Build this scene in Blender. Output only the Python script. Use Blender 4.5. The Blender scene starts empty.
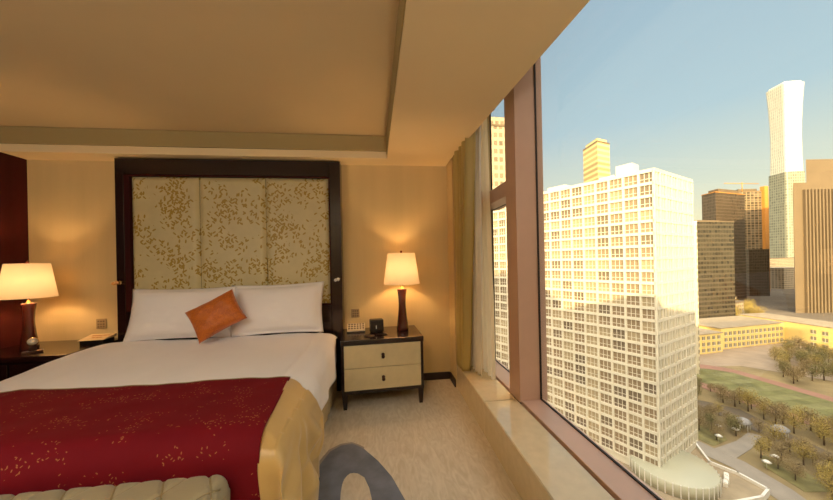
import bpy, bmesh, math, random
from mathutils import Vector, Matrix, noise, Euler
random.seed(7)
R = math.radians
scn = bpy.context.scene
COL = scn.collection
PI = math.pi

# ------------------------------------------------------------------ materials
def lin(c):
    return tuple((v/255/12.92 if v/255 <= .04045 else ((v/255+.055)/1.055)**2.4) for v in c)

def new_mat(name):
    m = bpy.data.materials.new(name); m.use_nodes = True
    nt = m.node_tree
    b = nt.nodes['Principled BSDF']
    return m, nt, b

def mat(name, col, rough=.5, metal=0., spec=.5, var=0., vscale=8., bump=0., bscale=60., coat=0., sheen=0., stretch=(1, 1, 1), coords='Object', trans=0.):
    m, nt, b = new_mat(name)
    b.inputs['Base Color'].default_value = (*col, 1)
    b.inputs['Roughness'].default_value = rough
    b.inputs['Metallic'].default_value = metal
    b.inputs['Specular IOR Level'].default_value = spec
    b.inputs['Coat Weight'].default_value = coat
    b.inputs['Sheen Weight'].default_value = sheen
    tc = nt.nodes.new('ShaderNodeTexCoord'); mp = nt.nodes.new('ShaderNodeMapping')
    mp.inputs['Scale'].default_value = stretch
    nt.links.new(tc.outputs[coords], mp.inputs['Vector'])
    if var:
        n = nt.nodes.new('ShaderNodeTexNoise'); n.inputs['Scale'].default_value = vscale; n.inputs['Detail'].default_value = 5
        nt.links.new(mp.outputs[0], n.inputs['Vector'])
        r = nt.nodes.new('ShaderNodeValToRGB')
        r.color_ramp.elements[0].position = .3; r.color_ramp.elements[1].position = .7
        r.color_ramp.elements[0].color = (*[c*(1-var) for c in col], 1)
        r.color_ramp.elements[1].color = (*[min(1, c*(1+var)) for c in col], 1)
        nt.links.new(n.outputs['Fac'], r.inputs[0]); nt.links.new(r.outputs[0], b.inputs['Base Color'])
    if bump:
        n2 = nt.nodes.new('ShaderNodeTexNoise'); n2.inputs['Scale'].default_value = bscale; n2.inputs['Detail'].default_value = 4
        nt.links.new(mp.outputs[0], n2.inputs['Vector'])
        bp = nt.nodes.new('ShaderNodeBump'); bp.inputs['Strength'].default_value = bump; bp.inputs['Distance'].default_value = .01
        nt.links.new(n2.outputs['Fac'], bp.inputs['Height']); nt.links.new(bp.outputs[0], b.inputs['Normal'])
    if trans:
        t = nt.nodes.new('ShaderNodeBsdfTranslucent'); t.inputs['Color'].default_value = (*col, 1)
        mx = nt.nodes.new('ShaderNodeMixShader'); mx.inputs[0].default_value = trans
        out = nt.nodes['Material Output']
        nt.links.new(b.outputs[0], mx.inputs[1]); nt.links.new(t.outputs[0], mx.inputs[2]); nt.links.new(mx.outputs[0], out.inputs[0])
    return m

def mixcol(nt, fac, a, b_):
    n = nt.nodes.new('ShaderNodeMix'); n.data_type = 'RGBA'
    def put(i, v):
        if hasattr(v, 'links'): nt.links.new(v, n.inputs[i])
        elif isinstance(v, (int, float)): n.inputs[i].default_value = v
        else: n.inputs[i].default_value = (*v, 1)
    put(0, fac); put(6, a); put(7, b_)
    return n.outputs[2]

def math_n(nt, op, a, b_=None, c=None):
    n = nt.nodes.new('ShaderNodeMath'); n.operation = op
    for i, v in enumerate((a, b_, c)):
        if v is None: continue
        if hasattr(v, 'links'): nt.links.new(v, n.inputs[i])
        else: n.inputs[i].default_value = v
    return n.outputs[0]

def glass_mat(name, tint=(.97, .98, .98), ior=1.5):
    m, nt, b = new_mat(name)
    nt.nodes.remove(b)
    lw = nt.nodes.new('ShaderNodeLayerWeight'); lw.inputs['Blend'].default_value = .5
    fr = math_n(nt, 'ADD', math_n(nt, 'MULTIPLY', math_n(nt, 'POWER', lw.outputs['Facing'], 5.), .96), .04)
    t = nt.nodes.new('ShaderNodeBsdfTransparent'); t.inputs[0].default_value = (*tint, 1)
    g = nt.nodes.new('ShaderNodeBsdfGlossy'); g.inputs['Roughness'].default_value = 0.0
    mx = nt.nodes.new('ShaderNodeMixShader')
    nt.links.new(fr, mx.inputs[0]); nt.links.new(t.outputs[0], mx.inputs[1]); nt.links.new(g.outputs[0], mx.inputs[2])
    nt.links.new(mx.outputs[0], nt.nodes['Material Output'].inputs[0])
    return m

def leaf_fabric(name, base, leaf, scale, thr, rough, mask_scale=4., bump=.1, sheen=0., gate=1.06, spec=.4):
    """woven cloth with scattered leaf / blossom motifs (rotated stretched voronoi cells in clusters)"""
    m, nt, b = new_mat(name)
    b.inputs['Roughness'].default_value = rough; b.inputs['Sheen Weight'].default_value = sheen; b.inputs['Specular IOR Level'].default_value = spec
    tc = nt.nodes.new('ShaderNodeTexCoord')
    nz = nt.nodes.new('ShaderNodeTexNoise'); nz.inputs['Scale'].default_value = mask_scale; nz.inputs['Detail'].default_value = 1
    nt.links.new(tc.outputs['UV'], nz.inputs['Vector'])
    total = None
    for k, (rot, st) in enumerate(((.6, 2.4), (-.75, 2.6), (1.45, 2.3))):
        mp = nt.nodes.new('ShaderNodeMapping'); mp.inputs['Rotation'].default_value = (0, 0, rot)
        mp.vector_type = 'TEXTURE'; mp.inputs['Scale'].default_value = (1/scale, 1/(scale*st), 1); mp.inputs['Location'].default_value = (k*.37, k*.19, 0)
        nt.links.new(tc.outputs['UV'], mp.inputs['Vector'])
        v = nt.nodes.new('ShaderNodeTexVoronoi'); v.voronoi_dimensions = '2D'; v.inputs['Scale'].default_value = 1; v.inputs['Randomness'].default_value = .9
        nt.links.new(mp.outputs[0], v.inputs['Vector'])
        mk = math_n(nt, 'LESS_THAN', v.outputs['Distance'], thr)
        sep = nt.nodes.new('ShaderNodeSeparateColor'); nt.links.new(v.outputs['Color'], sep.inputs[0])
        gt = math_n(nt, 'GREATER_THAN', math_n(nt, 'ADD', math_n(nt, 'MULTIPLY', nz.outputs['Fac'], 1.6), math_n(nt, 'MULTIPLY', sep.outputs[k], .5)), gate)
        mk = math_n(nt, 'MULTIPLY', mk, gt)
        total = mk if total is None else math_n(nt, 'MAXIMUM', total, mk)
    nz2 = nt.nodes.new('ShaderNodeTexNoise'); nz2.inputs['Scale'].default_value = 9; nz2.inputs['Detail'].default_value = 4
    nt.links.new(tc.outputs['UV'], nz2.inputs['Vector'])
    bc = mixcol(nt, nz2.outputs['Fac'], tuple(c*.88 for c in base), tuple(min(1, c*1.12) for c in base))
    c = mixcol(nt, total, bc, leaf)
    nt.links.new(c, b.inputs['Base Color'])
    w = nt.nodes.new('ShaderNodeTexNoise'); w.inputs['Scale'].default_value = 220
    nt.links.new(tc.outputs['UV'], w.inputs['Vector'])
    bp = nt.nodes.new('ShaderNodeBump'); bp.inputs['Strength'].default_value = bump; bp.inputs['Distance'].default_value = .004
    nt.links.new(w.outputs['Fac'], bp.inputs['Height']); nt.links.new(bp.outputs[0], b.inputs['Normal'])
    return m

def facade(name, wall, glass, cw, rh, gap=.25, rough=.5, var=.35, grough=.25, hgap=None):
    """window grid: UV are metres along the wall and up; gap is the share of wall between windows"""
    m, nt, b = new_mat(name)
    tc = nt.nodes.new('ShaderNodeTexCoord'); sp = nt.nodes.new('ShaderNodeSeparateXYZ')
    nt.links.new(tc.outputs['UV'], sp.inputs[0])
    u = math_n(nt, 'DIVIDE', sp.outputs[0], cw); v = math_n(nt, 'DIVIDE', sp.outputs[1], rh)
    fu = math_n(nt, 'FRACT', u); fv = math_n(nt, 'FRACT', v)
    hg = gap if hgap is None else hgap
    win = math_n(nt, 'MULTIPLY', math_n(nt, 'GREATER_THAN', fu, gap), math_n(nt, 'GREATER_THAN', fv, hg))
    cmb = nt.nodes.new('ShaderNodeCombineXYZ')
    nt.links.new(math_n(nt, 'FLOOR', u), cmb.inputs[0]); nt.links.new(math_n(nt, 'FLOOR', v), cmb.inputs[1])
    wn = nt.nodes.new('ShaderNodeTexWhiteNoise'); wn.noise_dimensions = '2D'; nt.links.new(cmb.outputs[0], wn.inputs['Vector'])
    gc = mixcol(nt, wn.outputs['Value'], tuple(c*(1-var) for c in glass), tuple(min(1, c*(1+var)) for c in glass))
    c = mixcol(nt, win, wall, gc)
    nt.links.new(c, b.inputs['Base Color'])
    rr = nt.nodes.new('ShaderNodeMix'); rr.inputs[2].default_value = rough; rr.inputs[3].default_value = grough
    nt.links.new(win, rr.inputs[0]); nt.links.new(rr.outputs[0], b.inputs['Roughness'])
    return m

M = {}
M['wall'] = mat('beige_wallcovering', (.62, .475, .235), .75, var=.07, vscale=5, bump=.12, bscale=140, stretch=(1, 1, .08))
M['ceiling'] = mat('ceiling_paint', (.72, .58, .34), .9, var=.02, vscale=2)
M['dark'] = mat('dark_lacquered_wood', (.015, .005, .0045), .22, coat=.3, var=.3, vscale=6, stretch=(1, 1, .15))
M['darkmatt'] = mat('dark_wood', (.02, .008, .006), .45, var=.3, vscale=6)
M['redwood'] = mat('red_brown_panel', (.050, .006, .006), .45, spec=.15, var=.35, vscale=5, stretch=(1, 1, .1))
M['cream'] = mat('cream_leather_drawer', (.60, .50, .29), .45, var=.05, vscale=14, bump=.05, bscale=90)
M['linen'] = mat('white_bed_linen', (.88, .85, .84), .85, var=.02, vscale=3, bump=.08, bscale=20, sheen=.2)
M['mattress'] = mat('mattress_ticking', (.75, .70, .64), .9)
M['soffit'] = mat('soffit_lightened', (.86, .70, .42), .9, var=.02, vscale=2)  # base lightened to put the window light from below into the colour
M['skirt'] = mat('bed_skirt_cloth', (.52, .40, .22), .9, var=.05)
M['bronze'] = mat('dark_bronze', (.06, .03, .02), .3, metal=.8)
M['brass'] = mat('brass', (.75, .50, .20), .25, metal=1)
M['amber'] = mat('amber_crystal', (.85, .42, .12), .08, coat=1)
M['crystal'] = mat('clear_crystal', (.85, .80, .72), .05, coat=1)
M['lampred'] = mat('red_brown_ceramic', (.085, .016, .010), .10, coat=.8, var=.15)
M['marble'] = mat('cream_marble', (.70, .58, .37), .06, var=.05, vscale=20, spec=.6, coat=.3)
M['pink'] = mat('champagne_aluminium', (.62, .41, .31), .36, metal=.12, var=.03)
M['gasket'] = mat('black_rubber', (.02, .014, .012), .6)
M['groove'] = mat('dark_joint', (.05, .025, .015), .7)
M['plastic_dark'] = mat('black_plastic', (.016, .013, .012), .25)
M['plastic_cream'] = mat('cream_plastic', (.62, .52, .36), .4)
M['plate'] = mat('beige_socket_plate', (.34, .24, .12), .45)
M['slot'] = mat('socket_slot', (.10, .06, .03), .6)
M['paper'] = mat('cream_card', (.75, .56, .30), .7)
M['ink'] = mat('orange_brown_ink', (.50, .19, .03), .7)
M['dial'] = mat('white_dial', (.82, .80, .74), .4)
M['green_grey'] = mat('clock_screen', (.25, .27, .27), .15)
M['glass'] = glass_mat('window_glass')
M['white_tower'] = mat('white_cladding', (.72, .68, .56), .6, var=.03, vscale=.6)
M['bench'] = mat('beige_quilted_cloth', (.36, .30, .175), .65, var=.05, vscale=6, bump=.06, bscale=150, sheen=.2)
M['seam'] = mat('piping_thread', (.30, .23, .11), .7)
M['gold_satin'] = mat('gold_satin', (.60, .395, .135), .36, var=.05, vscale=5, sheen=.3, bump=.05, bscale=12)
M['drape'] = mat('olive_gold_drape', (.50, .38, .12), .45, var=.18, vscale=6, stretch=(1, 1, .1), trans=.15)
M['lining'] = mat('pale_drape_lining', (.92, .86, .74), .8, var=.05, bump=.25, bscale=25, trans=.35)
M['sheer'] = mat('cream_sheer', (.95, .80, .55), .9, trans=.6)
M['runner'] = leaf_fabric('burgundy_brocade', (.17, .008, .014), (.36, .14, .05), 25, .115, .7, mask_scale=9, sheen=.0, gate=1.27, spec=.08)
M['panel'] = leaf_fabric('floral_silk', (.60, .53, .30), (.38, .255, .045), 15, .27, .42, mask_scale=4.5, gate=1.12)
M['orange'] = leaf_fabric('orange_silk', (.54, .135, .006), (.46, .105, .005), 40, .4, .5, mask_scale=9, sheen=.3)

def carpet():
    m, nt, b = new_mat('beige_carpet')
    b.inputs['Roughness'].default_value = .95; b.inputs['Specular IOR Level'].default_value = .1
    tc = nt.nodes.new('ShaderNodeTexCoord')
    n = nt.nodes.new('ShaderNodeTexNoise'); n.inputs['Scale'].default_value = 7; n.inputs['Detail'].default_value = 6; n.inputs['Distortion'].default_value = 2.2
    mp = nt.nodes.new('ShaderNodeMapping'); mp.inputs['Rotation'].default_value = (0, 0, .6); mp.inputs['Scale'].default_value = (3.2, .9, 1)
    nt.links.new(tc.outputs['Object'], mp.inputs['Vector']); nt.links.new(mp.outputs[0], n.inputs['Vector'])
    r = nt.nodes.new('ShaderNodeValToRGB')
    e = r.color_ramp.elements
    e[0].position = .34; e[0].color = (.53, .455, .33, 1)
    e[1].position = .68; e[1].color = (.64, .57, .44, 1)
    nt.links.new(n.outputs['Fac'], r.inputs[0])
    nt.links.new(r.outputs[0], b.inputs['Base Color'])
    f = nt.nodes.new('ShaderNodeTexNoise'); f.inputs['Scale'].default_value = 260
    nt.links.new(tc.outputs['Object'], f.inputs['Vector'])
    bp = nt.nodes.new('ShaderNodeBump'); bp.inputs['Strength'].default_value = .5; bp.inputs['Distance'].default_value = .006
    nt.links.new(f.outputs['Fac'], bp.inputs['Height']); nt.links.new(bp.outputs[0], b.inputs['Normal'])
    return m
M['carpet'] = carpet()
M['motif'] = mat('blue_grey_carpet_motif', (.165, .18, .215), .95, var=.18, vscale=9, bump=.4, bscale=250, spec=.1)
M['motif_edge'] = mat('grey_carpet_edge', (.30, .265, .24), .95, var=.1, vscale=9, bump=.4, bscale=250, spec=.1)

def shade_mat():
    m, nt, b = new_mat('lit_lampshade_cloth')
    nt.nodes.remove(b)
    d = nt.nodes.new('ShaderNodeBsdfDiffuse'); d.inputs[0].default_value = (.72, .60, .42, 1)
    t = nt.nodes.new('ShaderNodeBsdfTranslucent'); t.inputs[0].default_value = (.62, .52, .38, 1)
    mx = nt.nodes.new('ShaderNodeMixShader'); mx.inputs[0].default_value = .14
    nt.links.new(d.outputs[0], mx.inputs[1]); nt.links.new(t.outputs[0], mx.inputs[2])
    nt.links.new(mx.outputs[0], nt.nodes['Material Output'].inputs[0])
    return m
M['shade'] = shade_mat()

# ------------------------------------------------------------------ mesh helpers
class MB:
    def __init__(s):
        s.bm = bmesh.new(); s.uv = s.bm.loops.layers.uv.new('UVMap')
    def face(s, pts, mi=0, uvs=None):
        vs = [s.bm.verts.new(p) for p in pts]
        f = s.bm.faces.new(vs); f.material_index = mi
        if uvs:
            for l, q in zip(f.loops, uvs): l[s.uv].uv = q
        return f
    def box(s, x0, x1, y0, y1, z0, z1, bev=0., mi=0, mat4=None, seg=2):
        x0, x1 = min(x0, x1), max(x0, x1); y0, y1 = min(y0, y1), max(y0, y1); z0, z1 = min(z0, z1), max(z0, z1)
        c = [(x0, y0, z0), (x1, y0, z0), (x1, y1, z0), (x0, y1, z0), (x0, y0, z1), (x1, y0, z1), (x1, y1, z1), (x0, y1, z1)]
        vs = [s.bm.verts.new(mat4 @ Vector(p) if mat4 else p) for p in c]
        fs = []
        for ix in ((3, 2, 1, 0), (4, 5, 6, 7), (0, 1, 5, 4), (1, 2, 6, 5), (2, 3, 7, 6), (3, 0, 4, 7)):
            f = s.bm.faces.new([vs[i] for i in ix]); f.material_index = mi; fs.append(f)
        for f in fs: # box uv in metres
            n = f.normal if f.normal.length else None
            f.normal_update(); n = f.normal
            for l in f.loops:
                p = l.vert.co
                l[s.uv].uv = (p.x, p.y) if abs(n.z) > .7 else ((p.y, p.z) if abs(n.x) > .7 else (p.x, p.z))
        if bev:
            es = list({e for f in fs for e in f.edges})
            bmesh.ops.bevel(s.bm, geom=es, offset=bev, segments=seg, affect='EDGES', profile=.5, clamp_overlap=True)
        return s
    def prism(s, pts, z0, z1, mi=0, top_scale=None):
        """closed footprint polygon (ccw) extruded; UV metres along wall / height"""
        n = len(pts)
        top = pts if top_scale is None else top_scale
        lo = [s.bm.verts.new((p[0], p[1], z0)) for p in pts]; hi = [s.bm.verts.new((p[0], p[1], z1)) for p in top]
        d = 0
        for i in range(n):
            j = (i+1) % n
            L = math.hypot(pts[j][0]-pts[i][0], pts[j][1]-pts[i][1])
            f = s.bm.faces.new([lo[i], lo[j], hi[j], hi[i]]); f.material_index = mi
            for l, q in zip(f.loops, ((d, z0), (d+L, z0), (d+L, z1), (d, z1))): l[s.uv].uv = q
            d += L
        f = s.bm.faces.new(hi); f.material_index = mi
        for l in f.loops: l[s.uv].uv = (0, 0)
        f = s.bm.faces.new(lo[::-1]); f.material_index = mi
        for l in f.loops: l[s.uv].uv = (0, 0)
        return s
    def lathe(s, prof, c=(0, 0, 0), n=32, cap=True, mi=0, sx=1, sy=1):
        rings = []
        for r, z in prof:
            rings.append([s.bm.verts.new((c[0]+sx*r*math.cos(2*PI*k/n), c[1]+sy*r*math.sin(2*PI*k/n), c[2]+z)) for k in range(n)])
        for a, b_ in zip(rings, rings[1:]):
            for k in range(n):
                f = s.bm.faces.new([a[k], a[(k+1) % n], b_[(k+1) % n], b_[k]]); f.material_index = mi; f.smooth = True
        if cap:
            if prof[0][0] > 1e-5: s.bm.faces.new(rings[0][::-1]).material_index = mi
            if prof[-1][0] > 1e-5: s.bm.faces.new(rings[-1]).material_index = mi
        return s
    def tube(s, pts, r, n=10, mi=0):
        rings = []; N = len(pts); pts = [Vector(p) for p in pts]
        for i, p in enumerate(pts):
            t = (pts[min(i+1, N-1)]-pts[max(i-1, 0)]).normalized()
            a = t.cross(Vector((0, 0, 1)) if abs(t.z) < .9 else Vector((1, 0, 0))).normalized(); b_ = t.cross(a)
            rr = r[i] if isinstance(r, (list, tuple)) else r
            rings.append([s.bm.verts.new(p+rr*(a*math.cos(2*PI*k/n)+b_*math.sin(2*PI*k/n))) for k in range(n)])
        for a, b_ in zip(rings, rings[1:]):
            for k in range(n):
                f = s.bm.faces.new([a[k], a[(k+1) % n], b_[(k+1) % n], b_[k]]); f.material_index = mi; f.smooth = True
        s.bm.faces.new(rings[0][::-1]).material_index = mi; s.bm.faces.new(rings[-1]).material_index = mi
        return s
    def grid(s, fn, nu, nv, mi=0, uvf=None, smooth=True, mif=None):
        vs = [[s.bm.verts.new(fn(i/nu, j/nv)) for j in range(nv+1)] for i in range(nu+1)]
        for i in range(nu):
            for j in range(nv):
                f = s.bm.faces.new([vs[i][j], vs[i+1][j], vs[i+1][j+1], vs[i][j+1]])
                f.material_index = mif(i/nu, j/nv) if mif else mi; f.smooth = smooth
                if uvf:
                    for l, (a, b_) in zip(f.loops, ((i, j), (i+1, j), (i+1, j+1), (i, j+1))): l[s.uv].uv = uvf(a/nu, b_/nv)
        return s
    def build(s, name, mats, parent=None, recalc=True, smooth_angle=None, weld=False):
        if weld: bmesh.ops.remove_doubles(s.bm, verts=s.bm.verts, dist=1e-5)
        if recalc: bmesh.ops.recalc_face_normals(s.bm, faces=s.bm.faces)
        me = bpy.data.meshes.new(name); s.bm.to_mesh(me); s.bm.free()
        for m_ in (mats if isinstance(mats, (list, tuple)) else [mats]): me.materials.append(M[m_] if isinstance(m_, str) else m_)
        o = bpy.data.objects.new(name, me); COL.objects.link(o)
        if parent is not None:
            o.parent = parent
            o.matrix_parent_inverse = Matrix.Identity(4)
        return o

def tag(o, label, cat, group=None):
    o['label'] = label; o['category'] = cat
    if group: o['group'] = group
    return o
def struct(o):
    o['kind'] = 'structure'; return o
def thing(name, label, cat, loc=(0, 0, 0), rz=0, group=None, rot=None):
    o = bpy.data.objects.new(name, None); COL.objects.link(o)
    o.location = loc; o.rotation_euler = rot if rot else (0, 0, rz); o.empty_display_size = .1
    return tag(o, label, cat, group)
def copy_tree(o, parent=None):
    c = o.copy(); COL.objects.link(c)
    if parent is not None: c.parent = parent
    for ch in list(o.children): copy_tree(ch, c)
    return c
def solidify(o, t, offset=-1):
    md = o.modifiers.new('solid', 'SOLIDIFY'); md.thickness = t; md.offset = offset; return o

# ------------------------------------------------------------------ room shell
YW, XL, YR = 3.183, -3.2, -2.2          # head wall, left wall, rear wall
ZS, ZC = 2.255, 2.47                     # soffit, tray ceiling
XG = 1.12                                # glass plane

fl = MB().box(XL-.1, .80, YR-.1, YW+.1, -.14, 0)
outer = [(-.36, 1.05), (-.372, 1.3), (-.385, 1.667), (-.411, 1.86), (-.40, 1.96), (-.36, 2.08), (-.295, 2.137), (-.224, 2.148), (-.175, 2.11), (-.139, 2.076), (-.044, 1.938), (.038, 1.782), (.1, 1.6), (.17, 1.3), (.2, 1.05)]
inner = [(-.20, 1.05), (-.215, 1.3), (-.235, 1.60), (-.243, 1.70), (-.243, 1.76), (-.237, 1.80), (-.222, 1.83), (-.208, 1.845), (-.185, 1.846), (-.161, 1.838), (-.122, 1.80), (-.09, 1.71), (-.068, 1.60), (-.02, 1.3), (.0, 1.05)]
cen = Vector((-.16, 1.4))
for k in range(len(outer)-1):
    a, b_, c, d = outer[k], outer[k+1], inner[k+1], inner[k]
    fl.face([(*a, .0014), (*b_, .0014), (*c, .0014), (*d, .0014)], mi=1)
    e0 = (a[0]+(a[0]-cen.x)*.07, a[1]+.02); e1 = (b_[0]+(b_[0]-cen.x)*.07, b_[1]+.02)
    if k < 9: fl.face([(*e0, .0007), (*e1, .0007), (*b_, .0007), (*a, .0007)], mi=2)
struct(fl.build('floor', ['carpet', 'motif', 'motif_edge'], recalc=False))

struct(MB().box(XL-.1, 1.13, YW, YW+.12, -.1, 2.9).build('wall_head', 'wall'))
struct(MB().box(XL-.12, XL, YR, YW, 0, 2.9).build('wall_left', 'redwood'))
struct(MB().box(XL-.1, 1.35, YR-.12, YR, -.1, 2.9).build('wall_rear', 'wall'))
# short pier to the right of the nightstand (solid end of the window recess)
struct(MB().box(.713, 1.125, 2.945, YW, 0, 2.9).build('wall_right', 'wall'))
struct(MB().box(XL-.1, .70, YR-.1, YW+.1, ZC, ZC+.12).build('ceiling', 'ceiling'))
# dropped soffit round the tray: window edge is a trapezoid in plan
def soff(m, pts, z0, z1, mi=0): m.prism(pts, z0, z1, mi)
def edge_win(y): return .705+(2.95-y)*.068
def edge_tray(y): return .078+(2.97-y)*.0235
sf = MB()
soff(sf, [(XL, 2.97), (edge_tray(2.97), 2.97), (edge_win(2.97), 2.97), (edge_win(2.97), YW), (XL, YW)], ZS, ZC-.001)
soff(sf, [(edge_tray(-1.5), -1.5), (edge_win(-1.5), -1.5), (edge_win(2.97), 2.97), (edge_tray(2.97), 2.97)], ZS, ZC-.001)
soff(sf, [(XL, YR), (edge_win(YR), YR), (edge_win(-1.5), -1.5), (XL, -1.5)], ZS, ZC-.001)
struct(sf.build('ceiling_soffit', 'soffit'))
# stepped ledge inside the tray
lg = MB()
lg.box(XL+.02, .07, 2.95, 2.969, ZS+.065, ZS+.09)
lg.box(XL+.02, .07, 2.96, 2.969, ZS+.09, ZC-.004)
M['fascia'] = mat('olive_fascia_shaded', (.40, .31, .135), .8)  # olive base, darkened to paint in the shade on the tray's upright faces
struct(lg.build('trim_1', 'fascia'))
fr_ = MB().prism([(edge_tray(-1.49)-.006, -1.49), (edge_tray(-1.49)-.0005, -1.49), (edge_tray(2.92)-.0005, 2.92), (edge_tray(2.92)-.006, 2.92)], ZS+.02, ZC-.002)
struct(fr_.build('trim_7', 'fascia'))  # thin strip added to carry the painted shade along the tray's right face
# upper part of window pocket
struct(MB().box(.70, 1.15, YR, YW, 2.80, 2.92).build('wall_pocket', 'ceiling'))
# wood baseboards
struct(MB().box(-.38, .70, YW-.015, YW-.001, 0, .075, .002).build('baseboard_head', 'darkmatt'))
struct(MB().box(.699, .712, 2.95, YW-.016, 0, .075, .002).build('baseboard_right', 'darkmatt'))

# marble sill (two slabs) with front face
def sill_slab(y0, y1):
    f = lambda y: .722-(2.94-y)*.0135
    m = MB()
    m.prism([(f(y0), y0), (.957, y0), (.957, y1), (f(y1), y1)], 0.0, .236)
    bmesh.ops.bevel(m.bm, geom=[e for e in m.bm.edges if all(v.co.z > .2 for v in e.verts)], offset=.004, segments=2, affect='EDGES')
    return m
struct(sill_slab(2.118, 2.943).build('window_sill', 'marble'))
struct(sill_slab(YR, 2.115).build('window_sill.001', 'marble'))
struct(MB().box(.957, 1.14, YR, 2.943, -.1, .20).build('wall_sill', 'groove'))
def frame_sill(y0, y1, name):
    m = MB(); m.box(.966, XG+.02, y0, y1, .20, .25, .003); return struct(m.build(name, 'pink'))
frame_sill(YR, 2.06, 'trim_2'); frame_sill(2.235, 2.943, 'trim_3')

def window(n, y0, y1, ztop, transom=None):
    w = bpy.data.objects.new('window_%d' % n, None); COL.objects.link(w); w['kind'] = 'structure'
    g = MB()
    zs = [(.25, ztop)] if not transom else [(.25, transom[0]), (transom[1], ztop)]
    for a, b_ in zs: g.box(XG, XG+.008, y0, y1, a, b_)
    g.build('glass_pane', 'glass', w)
    s_ = MB(); t = .007 if n == 1 else .004
    for a, b_ in zs:
        s_.box(XG-.012, XG-.001, y0, y1, a, a+t); s_.box(XG-.012, XG-.001, y0, y1, b_-t, b_)
        s_.box(XG-.012, XG-.001, y0, y0+t, a, b_); s_.box(XG-.012, XG-.001, y1-t, y1, a, b_)
    s_.build('gasket', 'gasket', w)
    f = MB()
    f.box(1.06, XG+.03, y0, y1, ztop, ztop+.08, .003)
    if transom: f.box(.972, XG+.06, y0, y1, transom[0], transom[1], .006)
    f.build('frame', 'pink', w)
    return w
window(1, -.35, 2.06, 2.74)
window(2, 2.235, 2.943, 2.74, (1.745, 1.862))
window(3, YR, -.53, 2.74)
def mullion(y0, y1, name):
    m = MB(); m.box(.957, XG+.045, y0, y1, .236, 2.79, .003)
    struct(m.build(name, 'pink'))
mullion(2.06, 2.235, 'trim_4'); mullion(-.53, -.35, 'trim_5')

# ------------------------------------------------------------------ bed
BX = -1.405; ZT = .588
FOOT = 1.225; HWID = 1.005
def fold(u, W, r):
    s = 1 if u >= 0 else -1; u = abs(u)
    if u <= W-r: return s*u, 0.
    a = u-(W-r)
    if a < PI/2*r: return s*(W-r+r*math.sin(a/r)), r*(1-math.cos(a/r))
    return s*W, r+(a-PI/2*r)
def nz(x, y, z=0): return noise.noise(Vector((x, y, z)))

bed = thing('bed', 'king bed on a beige skirted base, standing between the two nightstands', 'bed', (BX, 2.1, 0))
def bl(m): # world -> bed local
    m.bm.transform(Matrix.Translation((-BX, -2.1, 0))); return m
b_ = MB()
def skirt(u, v):
    x0, x1, y0, y1 = BX-.955, BX+.955, 1.28, 3.03
    P = 2*(x1-x0)+2*(y1-y0); d = u*P
    fx = .008*math.sin(d*55)*(1-v*.7)
    if d < x1-x0: return (x0+d, y0-fx, .012+v*.33)
    d -= x1-x0
    if d < y1-y0: return (x1+fx, y0+d, .012+v*.33)
    d -= y1-y0
    if d < x1-x0: return (x1-d, y1, .012+v*.33)
    d -= x1-x0
    return (x0-fx, y1-d, .012+v*.33)
b_.grid(skirt, 320, 3)
bl(b_).build('bed_skirt', 'skirt', bed)
bl(MB().box(BX-.94, BX+.94, 1.30, 3.02, .10, .345, .02)).build('box_base', 'mattress', bed)
for sx in (-.85, .85):
    for yy in (1.35, 2.9): bl(MB().lathe([(.03, 0), (.035, .1)], (BX+sx, yy, 0), 12)).build('leg', 'darkmatt', bed)
bl(MB().box(BX-.955, BX+.955, 1.29, 3.035, .346, .545, .06, seg=4)).build('mattress', 'mattress', bed)

# duvet
HEAD = 2.97
def duv(u, v):
    # u across, v from head to foot (cloth lengths)
    su = (u-.5)*2
    L = HEAD-FOOT+.02
    cv = v*(L-.14)
    cu = su*(HWID+.26+.05*nz(v*3, 7.1 if su > 0 else 1.3)+.10*math.exp(-((HEAD-cv-1.78)/.16)**2))
    px, du = fold(cu, HWID, .11)
    if cv < L-.09: py, dv = HEAD-cv, 0
    else:
        q, dv = fold(cv-(L-.5), .5, .09); py = HEAD-(L-.5)-q
    d = max(du, dv)
    z = ZT-d+.034*max(0., min(1., (py-1.75)/.9))
    top = max(0, 1-d/.1)
    # puff, wrinkles, flatter toward the edges
    z += top*(.012*nz(px*2.2, py*2.2, 3)+.006*nz(px*7, py*5, 9))
    z -= .022*max(0, (abs(px)-.78)/.22)**2*top
    z += .010*math.exp(-((px-.84-.01*math.sin(py*6))/.018)**2)*top
    # head end thins under the pillows
    z -= .03*max(0, 1-v*9)**2
    side = min(1, d/.15)
    ox = (1 if px > 0 else -1)*side*(.018*nz(py*5, 2)+.010*math.sin(py*17+1.5)*min(1, d/.3)) if du > .05 else 0
    if du > .05: # head-end corner of the drop pulls round toward the mattress
        t = max(0, (.20-v)/.20); ox -= (1 if px > 0 else -1)*.06*t*t; z += .10*t*t*side
    oy = side*.02 if dv > .05 else 0
    if py < 1.72: ox -= (1 if px > 0 else -1)*.09*min(1, (1.72-py)/.12)*side
    elif py < 1.95: ox += (1 if px > 0 else -1)*.016*side
    if px < -.5 and dv < .05: z -= .045*min(1, max(0, (-px-.5)/.5))*min(1, max(0, (2.6-py)/.8))*top
    return (BX+px+ox, py+oy, z)
dv_ = MB().grid(duv, 150, 110)
o = tag(dv_.build('duvet', 'linen'), 'white duvet spread over the king bed, hem hanging over its sides', 'duvet'); solidify(o, .022)

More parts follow.
